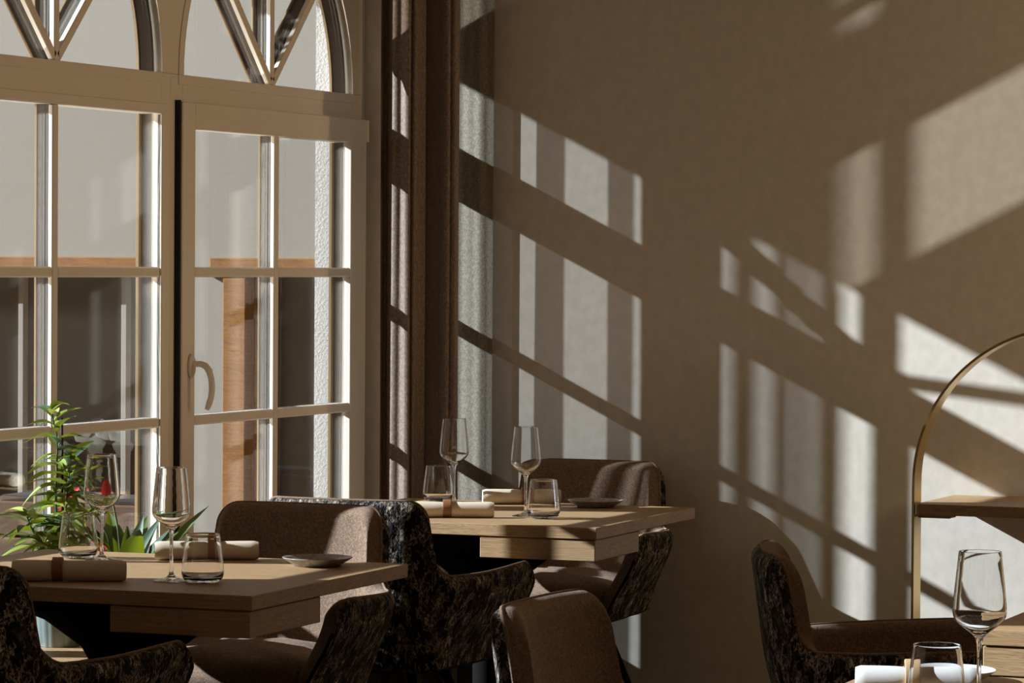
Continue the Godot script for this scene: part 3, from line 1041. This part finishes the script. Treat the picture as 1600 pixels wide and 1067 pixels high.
# added dark cabinet out of view, keeps the fill lamp off the furniture
func build_lamp_blocker() -> void:
	var o := thing("lamp_blocker", "added dark cabinet out of view right of the brass shelf, blocks the fill lamp", "lamp_blocker", Vector3(3.08, 0, 1.42))
	var b := Mesher.new()
	b.box(Vector3(-0.22, 0.08, -0.88), Vector3(0.22, 1.23, 0.88), 0.003)
	part("body", b, M["dark oak"], o)
	b = Mesher.new()
	b.box(Vector3(-0.235, 1.231, -0.90), Vector3(0.235, 1.265, 0.90), 0.004)
	part("top", b, M["dark oak"], o)
	b = Mesher.new()
	b.box(Vector3(-0.19, 0.0, -0.85), Vector3(0.19, 0.079, 0.85), 0.003)
	part("plinth", b, M["black steel"], o)
	for k in 4:
		b = Mesher.new()
		b.box(Vector3(-0.24, 0.10, -0.865 + k * 0.434), Vector3(-0.2205, 1.21, -0.437 + k * 0.434), 0.003)
		var dr := part("door", b, M["dark oak"], o)
		b = Mesher.new()
		b.tube([Vector3(-0.24, 0.70, -0.50 + k * 0.434), Vector3(-0.262, 0.70, -0.50 + k * 0.434)], [0.012], 16)
		part("knob", b, M["brushed brass"], dr)

# ---------------------------------------------------------------- tableware
var proto_wine: Node3D
var proto_tumbler: Node3D

func wine_glass_mesh() -> ArrayMesh:
	var out := []
	# outside: foot, stem, bowl
	for p in [[0.0, 0.0], [0.030, 0.0], [0.0355, 0.0008], [0.0362, 0.0018], [0.034, 0.0028], [0.022, 0.0052], [0.011, 0.0085], [0.006, 0.013], [0.0042, 0.02], [0.0036, 0.035], [0.0035, 0.06], [0.0037, 0.085], [0.0045, 0.098], [0.0065, 0.106], [0.012, 0.1125], [0.022, 0.1195], [0.031, 0.1265], [0.0365, 0.1325], [0.0392, 0.138], [0.0402, 0.144], [0.0402, 0.150], [0.0385, 0.170], [0.0360, 0.195], [0.0335, 0.218], [0.0317, 0.2345], [0.0313, 0.2352], [0.0308, 0.2345], [0.0326, 0.218], [0.0351, 0.195], [0.0376, 0.170], [0.0393, 0.150], [0.0393, 0.144], [0.0382, 0.1385], [0.0355, 0.1335], [0.030, 0.1278], [0.021, 0.1212], [0.011, 0.1155], [0.004, 0.1130], [0.0, 0.1126]]:
		out.append(Vector2(p[0], p[1]))
	var b := Mesher.new()
	b.lathe(out, 64)
	return b.mesh()

func tumbler_mesh() -> ArrayMesh:
	var out := []
	for p in [[0.0, 0.0008], [0.024, 0.0], [0.031, 0.0012], [0.037, 0.005], [0.0415, 0.011], [0.0437, 0.018], [0.0440, 0.024], [0.0425, 0.040], [0.0395, 0.065], [0.0362, 0.0925], [0.0352, 0.1003], [0.0347, 0.101], [0.0342, 0.1003], [0.0352, 0.0925], [0.0385, 0.065], [0.0414, 0.040], [0.0427, 0.025], [0.0422, 0.020], [0.0395, 0.0145], [0.034, 0.0112], [0.024, 0.0095], [0.0, 0.009]]:
		out.append(Vector2(p[0], p[1]))
	var b := Mesher.new()
	b.lathe(out, 64)
	return b.mesh()

func plate(label: String, at: Vector3, m: Material) -> void:
	var o := thing("plate", label, "plate", at, 0.0, "side plates")
	var b := Mesher.new()
	var pr := []
	for p in [[0.0, 0.0035], [0.043, 0.0035], [0.045, 0.0], [0.050, 0.0], [0.052, 0.003], [0.066, 0.0115], [0.0755, 0.0175], [0.0765, 0.0187], [0.0755, 0.0197], [0.066, 0.0160], [0.054, 0.0092], [0.046, 0.0072], [0.0, 0.0068]]:
		pr.append(Vector2(p[0], p[1]))
	b.lathe(pr, 64)
	part("dish", b, m, o)

func napkin(label: String, a: Vector3, c: Vector3, r: float, cloth: Material, ring_at: float, ring: Material, ring_w: float, ring_t: float, group: String) -> void:
	var d := c - a
	var L := d.length()
	var o := thing("rolled_napkin", label, "napkin", a, atan2(-d.z, d.x), group)
	# rolled cloth: a spiral end, slightly pinched under the ring
	var b := Mesher.new()
	var rows := []
	for i in 25:
		var t := i / 24.0
		var row := PackedVector3Array()
		var pinch := 1.0 - 0.07 * exp(-pow((t - ring_at) / 0.07, 2.0)) + 0.015 * sin(t * 9.0)
		var endr := 1.0 - 0.12 * pow(maxf(absf(t - 0.5) * 2.0 - 0.93, 0.0) / 0.07, 2.0)
		for k in 40:
			var an := TAU * k / 40.0
			var rr := r * pinch * endr * (1.0 + (0.05 * (1.0 - k / 8.0) if k < 8 else 0.0) + 0.012 * sin(an * 3.0 + t * 4.0))
			row.append(Vector3(t * L, r + rr * sin(an + 0.8), -rr * cos(an + 0.8) * 1.04))
		rows.append(row)
	b.grid(rows, -1.0, true)
	for e in [0, 24]:
		var prev: PackedVector3Array = rows[e]
		var sx := -1.0 if e == 0 else 1.0
		var caps := [prev]
		for s in [0.86, 0.80, 0.62, 0.56, 0.38, 0.32, 0.02]:
			var row := PackedVector3Array()
			for q in prev:
				var dd: float = -0.004 if s in [0.80, 0.56, 0.32] else -0.001
				row.append(Vector3(q.x + sx * dd, r + (q.y - r) * s, q.z * s))
			caps.append(row)
		b.grid(caps, 1.0 if e == 0 else -1.0, true)
	part("cloth", b, cloth, o)
	b = Mesher.new()
	var R := r * 1.0 + ring_t
	var pr := []
	for q in [[-0.5, R - ring_t * 0.2], [-0.5, R - ring_t], [0.5, R - ring_t], [0.5, R - ring_t * 0.2], [0.42, R], [-0.42, R], [-0.5, R - ring_t * 0.2]]:
		pr.append(Vector2(q[1], q[0] * ring_w))
	b.lathe(pr, 40, Transform3D(Basis(Vector3(0, 0, 1), -PI / 2), Vector3(ring_at * L, R, 0)), -1.0)
	part("ring", b, ring, o)

func build_tableware() -> void:
	var y := 0.7502
	var wg := thing("wine_glass", "empty stemmed wine glass at the front of the left table", "glass", Vector3(1.027, y, 3.140), 0.0, "stemmed wine glasses")
	part("bowl_and_stem", wine_glass_mesh(), M["clear crystal"], wg)
	var rest := [["empty stemmed wine glass in front of the red flowers on the left table", 0.661, 2.780], ["empty stemmed wine glass nearest the curtain on the farther table", 0.647, 0.796], ["empty stemmed wine glass on the farther table beside a squat tumbler, before the striped wall", 0.993, 1.123], ["tall wine glass before the brass shelf at the right edge", 3.066, 4.409]]
	for r in rest:
		copy_of(wg, "wine_glass", r[0], Vector3(r[1], y, r[2]), 0.0)
	var tm := thing("tumbler", "squat water tumbler at the front of the left table", "glass", Vector3(1.1, y, 3.14), 0.0, "squat water tumblers")
	part("body", tumbler_mesh(), M["clear crystal"], tm)
	for r in [["squat water tumbler before the green plant on the left table", 0.583, 2.746], ["squat water tumbler nearest the curtain on the farther table", 0.569, 0.723], ["squat water tumbler on the farther table, sunlit beside the wine glass before the chair", 1.060, 1.164], ["squat water tumbler at the lower right edge by the beech napkin ring", 3.020, 4.478]]:
		copy_of(tm, "tumbler", r[0], Vector3(r[1], y, r[2]), 0.0)
	plate("small stoneware plate on the left table's back corner", Vector3(1.140, y, 2.681), M["stoneware"])
	plate("small stoneware plate on the farther table, before the striped chair", Vector3(1.028, y, 0.706), M["stoneware"])
	plate("white porcelain plate at the lower right edge", Vector3(2.935, y, 4.10), M["white porcelain"])
	var g := "rolled napkins in leather rings"
	napkin("cream napkin roll in a leather ring at the shaded front of the left table", Vector3(0.735, y, 3.285), Vector3(0.946, y, 3.185), 0.0215, M["cream linen napkin"], 0.40, M["tan leather"], 0.022, 0.0035, g)
	napkin("cream napkin roll in a leather ring at the back of the left table", Vector3(0.758, y, 2.715), Vector3(0.956, y, 2.600), 0.0205, M["cream linen napkin"], 0.57, M["tan leather"], 0.022, 0.0035, g)
	napkin("cream napkin roll nearest the marbled chair back on the farther table", Vector3(0.735, y, 1.295), Vector3(0.937, y, 1.203), 0.0205, M["cream linen napkin"], 0.45, M["tan leather"], 0.022, 0.0035, g)
	napkin("cream napkin roll behind the tumbler on the farther table", Vector3(0.715, y, 0.755), Vector3(0.906, y, 0.655), 0.0205, M["cream linen napkin"], 0.55, M["tan leather"], 0.022, 0.0035, g)
	napkin("white napkin roll in a pale beech ring at the lower right edge", Vector3(2.845, y, 4.31), Vector3(3.025, y, 4.25), 0.021, M["white linen napkin"], 0.45, M["turned beech"], 0.020, 0.006, "")

# ---------------------------------------------------------------- plants
func leaf_mesh(l: float, w: float, bend: float, fold: float) -> ArrayMesh:
	var b := Mesher.new()
	var rows := []
	for i in 11:
		var t := i / 10.0
		var ww := w * pow(sin(PI * pow(t, 0.8)), 0.85) * 0.5 + 0.0006
		var z := l * t
		var yy := -bend * l * t * t
		rows.append([Vector3(-ww, yy + fold * ww, z), Vector3(-ww * 0.5, yy + fold * ww * 0.4, z), Vector3(0, yy, z), Vector3(ww * 0.5, yy + fold * ww * 0.4, z), Vector3(ww, yy + fold * ww, z)])
	b.grid(rows, -1.0)
	return b.mesh()

func put_leaf(o: Node3D, m: ArrayMesh, material: Material, at: Vector3, az: float, tilt: float, s: float, roll := 0.0, called := "leaf") -> void:
	var p := part(called, m, material, o)
	p.transform = Transform3D(Basis(Vector3.UP, az) * Basis(Vector3.RIGHT, -tilt) * Basis(Vector3(0, 0, 1), roll) * Basis.from_scale(Vector3(s, s, s)), at)

func build_plants() -> void:
	rng.seed = 77
	# tall leafy plant on the sill, tied to a dark stake
	var o := thing("leafy_plant", "tall bushy green plant tied to a dark stake in a zinc pot", "plant", Vector3(0.20, 0.479, 2.165))
	var b := Mesher.new()
	var rows := []
	for p in [[0.0, 0.0], [0.05, 0.0], [0.062, 0.18], [0.058, 0.185], [0.052, 0.17], [0.0, 0.165]]:
		var row := PackedVector3Array()
		for k in 96:
			var a := TAU * k / 96.0
			var r: float = maxf(p[0] * (1.0 + 0.03 * absf(sin(a * 8.0)) - 0.02), 1e-5)
			row.append(Vector3(r * cos(a), p[1], -r * sin(a)))
		rows.append(row)
	b.grid(rows, 1.0, true)
	part("pot", b, M["pale green zinc"], o)
	b = Mesher.new()
	b.tube([Vector3(0.004, 0.16, -0.01), Vector3(0.0, 0.552, -0.008)], [0.0032], 8)
	part("stake", b, M["stake"], o)
	var ms := [leaf_mesh(0.085, 0.027, 0.45, 0.5), leaf_mesh(0.075, 0.024, 0.75, 0.6), leaf_mesh(0.098, 0.027, 0.3, 0.4)]
	var mats := [M["leaf green"], M["leaf green"], M["leaf bright"], M["leaf deep"], M["leaf deep"], M["leaf deep"]]
	var stems := [[Vector3(0, 0.17, 0), Vector3(-0.004, 0.35, 0.012), Vector3(0.006, 0.50, 0.022), Vector3(0.0, 0.575, 0.045)], [Vector3(0.01, 0.17, 0.01), Vector3(0.03, 0.3, 0.03), Vector3(0.05, 0.43, 0.04)], [Vector3(-0.01, 0.17, -0.01), Vector3(-0.02, 0.3, -0.04), Vector3(0.0, 0.46, -0.045)], [Vector3(-0.01, 0.17, 0.01), Vector3(-0.03, 0.26, 0.06), Vector3(-0.02, 0.33, 0.13)], [Vector3(0.01, 0.17, -0.01), Vector3(0.03, 0.24, -0.05), Vector3(0.02, 0.31, -0.10)], [Vector3(0.0, 0.17, 0.02), Vector3(0.04, 0.24, 0.09), Vector3(0.05, 0.27, 0.19)]]
	var counts := [44, 40, 40, 34, 34, 28]
	for k in stems.size():
		var cv := Curve3D.new()
		for i in stems[k].size():
			var tn: Vector3 = (stems[k][mini(i + 1, stems[k].size() - 1)] - stems[k][maxi(i - 1, 0)]) * 0.2
			cv.add_point(stems[k][i], -tn, tn)
		var path := []
		for i in 13:
			path.append(cv.sample_baked(cv.get_baked_length() * i / 12.0))
		b = Mesher.new()
		b.tube(path, [0.0035, 0.0035, 0.003, 0.003, 0.003, 0.003, 0.0025, 0.0025, 0.0025, 0.002, 0.002, 0.002, 0.0015], 8)
		part("stem", b, M["stem"], o)
		for i in counts[k]:
			var t: float = (i + 0.5) / counts[k]
			var at := cv.sample_baked(cv.get_baked_length() * t)
			var up := lerpf(-0.15, 0.75, t * t) + rng.randf_range(-0.25, 0.25)
			put_leaf(o, ms[rng.randi() % 3], mats[rng.randi() % 6], at, i * 2.4 + k + rng.randf() * 0.5, up, rng.randf_range(0.75, 1.15), rng.randf_range(-0.4, 0.4))
	# anthurium: glossy dark leaves and red spathes
	o = thing("anthurium", "red-flowered anthurium with long dark green leaves on the sill beside the taller plant", "plant", Vector3(0.21, 0.479, 1.86))
	b = Mesher.new()
	b.lathe([Vector2(0, 0), Vector2(0.048, 0), Vector2(0.062, 0.12), Vector2(0.056, 0.12), Vector2(0.05, 0.105), Vector2(0, 0.10)], 32)
	part("pot", b, M["dark clay"], o)
	var big := [leaf_mesh(0.20, 0.055, 0.25, 0.35), leaf_mesh(0.17, 0.06, 0.4, 0.3)]
	for i in 26:
		var az := i * 2.39 + 0.4
		put_leaf(o, big[i % 2], M["leaf deep"] if i % 3 else M["leaf glossy"], Vector3(0.02 * sin(az), 0.10, 0.02 * cos(az)), az, rng.randf_range(0.75, 1.3), rng.randf_range(0.8, 1.25), rng.randf_range(-0.3, 0.3))
	# long leaf that rises to the right
	put_leaf(o, leaf_mesh(0.30, 0.055, 0.18, 0.3), M["leaf glossy"], Vector3(0.02, 0.08, -0.02), PI * 0.75, 1.05, 1.0, 0.2)
	for q in [[2.75, 1.25, 0.21], [3.3, 1.05, 0.24], [3.6, 1.3, 0.18], [2.4, 0.95, 0.22], [3.0, 1.42, 0.20], [3.9, 1.1, 0.2]]:
		put_leaf(o, leaf_mesh(q[2], 0.045, 0.22, 0.35), M["leaf deep"] if q[2] < 0.215 else M["leaf glossy"], Vector3(0.01, 0.10, 0.0), q[0], q[1], 1.0, 0.15)
	var sp := leaf_mesh(0.078, 0.034, -0.15, 0.5)
	for f in [[Vector3(-0.03, 0.375, 0.175), -0.4, -0.95, 1.1], [Vector3(0.0, 0.392, 0.085), 0.5, -1.3, 1.0], [Vector3(-0.02, 0.235, 0.10), 0.9, -0.9, 0.8]]:
		var st := Mesher.new()
		var base: Vector3 = f[0]
		st.tube([Vector3(0, 0.1, 0), Vector3(base.x * 0.4, base.y * 0.6 + 0.03, base.z * 0.4), base], [0.0025], 8)
		part("flower_stalk", st, M["stem"], o)
		put_leaf(o, sp, M["red spathe"], base, f[1], f[2], f[3], 0.0, "spathe")

# ---------------------------------------------------------------- everything
func _ready() -> void:
	# camera
	var cam := Camera3D.new()
	cam.name = "camera"
	cam.keep_aspect = Camera3D.KEEP_HEIGHT
	cam.fov = rad_to_deg(2.0 * atan(533.5 / 5325.74))
	cam.near = 0.05
	cam.far = 200.0
	var yaw := 0.391704
	var pitch := 0.022389
	var roll := 0.006664
	var f := Vector3(-sin(yaw) * cos(pitch), -sin(pitch), -cos(yaw) * cos(pitch))
	var r := Vector3(cos(yaw), 0, -sin(yaw))
	var u := r.cross(f)
	var r2 := r * cos(roll) + u * sin(roll)
	var u2 := u * cos(roll) - r * sin(roll)
	cam.transform = Transform3D(Basis(r2, u2, -f), Vector3(4.355594, 1.406930, 9.364718))
	add_child(cam)
	cam.current = true
	# sky and exposure
	var env := Environment.new()
	env.background_mode = Environment.BG_SKY
	var sky := ProceduralSkyMaterial.new()
	sky.sky_top_color = lin(0.50, 0.40, 0.28)
	sky.sky_horizon_color = lin(0.62, 0.47, 0.30)
	sky.ground_horizon_color = lin(0.30, 0.22, 0.14)
	sky.ground_bottom_color = lin(0.20, 0.14, 0.08)
	sky.sun_angle_max = 1.0
	env.sky = Sky.new()
	env.sky.sky_material = sky
	env.background_energy_multiplier = 0.6
	env.tonemap_mode = Environment.TONE_MAPPER_LINEAR
	env.tonemap_exposure = 1.0
	env.sdfgi_enabled = true
	env.ssao_enabled = true
	env.ssil_enabled = true
	var we := WorldEnvironment.new()
	we.name = "environment"
	we.environment = env
	add_child(we)
	# the low sun, and a weaker light standing in for its unseen reflection outside (same bearing, from below)
	for s in [["sun", -DROP * K, 5.5, 0.5, lin(0.72, 0.84, 1.0)], ["sun_glint", DROP * K, 1.7, 0.9, lin(0.95, 0.95, 0.95)]]:
		var d := DirectionalLight3D.new()
		d.name = s[0]
		d.light_energy = s[2]
		d.light_angular_distance = s[3]
		d.light_color = s[4]
		d.shadow_enabled = true
		var to := Vector3(K, s[1], -1.0).normalized()
		d.transform = Transform3D(Basis.looking_at(to, Vector3.UP), Vector3.ZERO)
		add_child(d)
	make_materials()
	build_room()
	build_windows()
	build_outside()
	build_curtain()
	build_furniture()
	build_fill_lamp()
	build_lamp_blocker()
	build_tableware()
	build_plants()
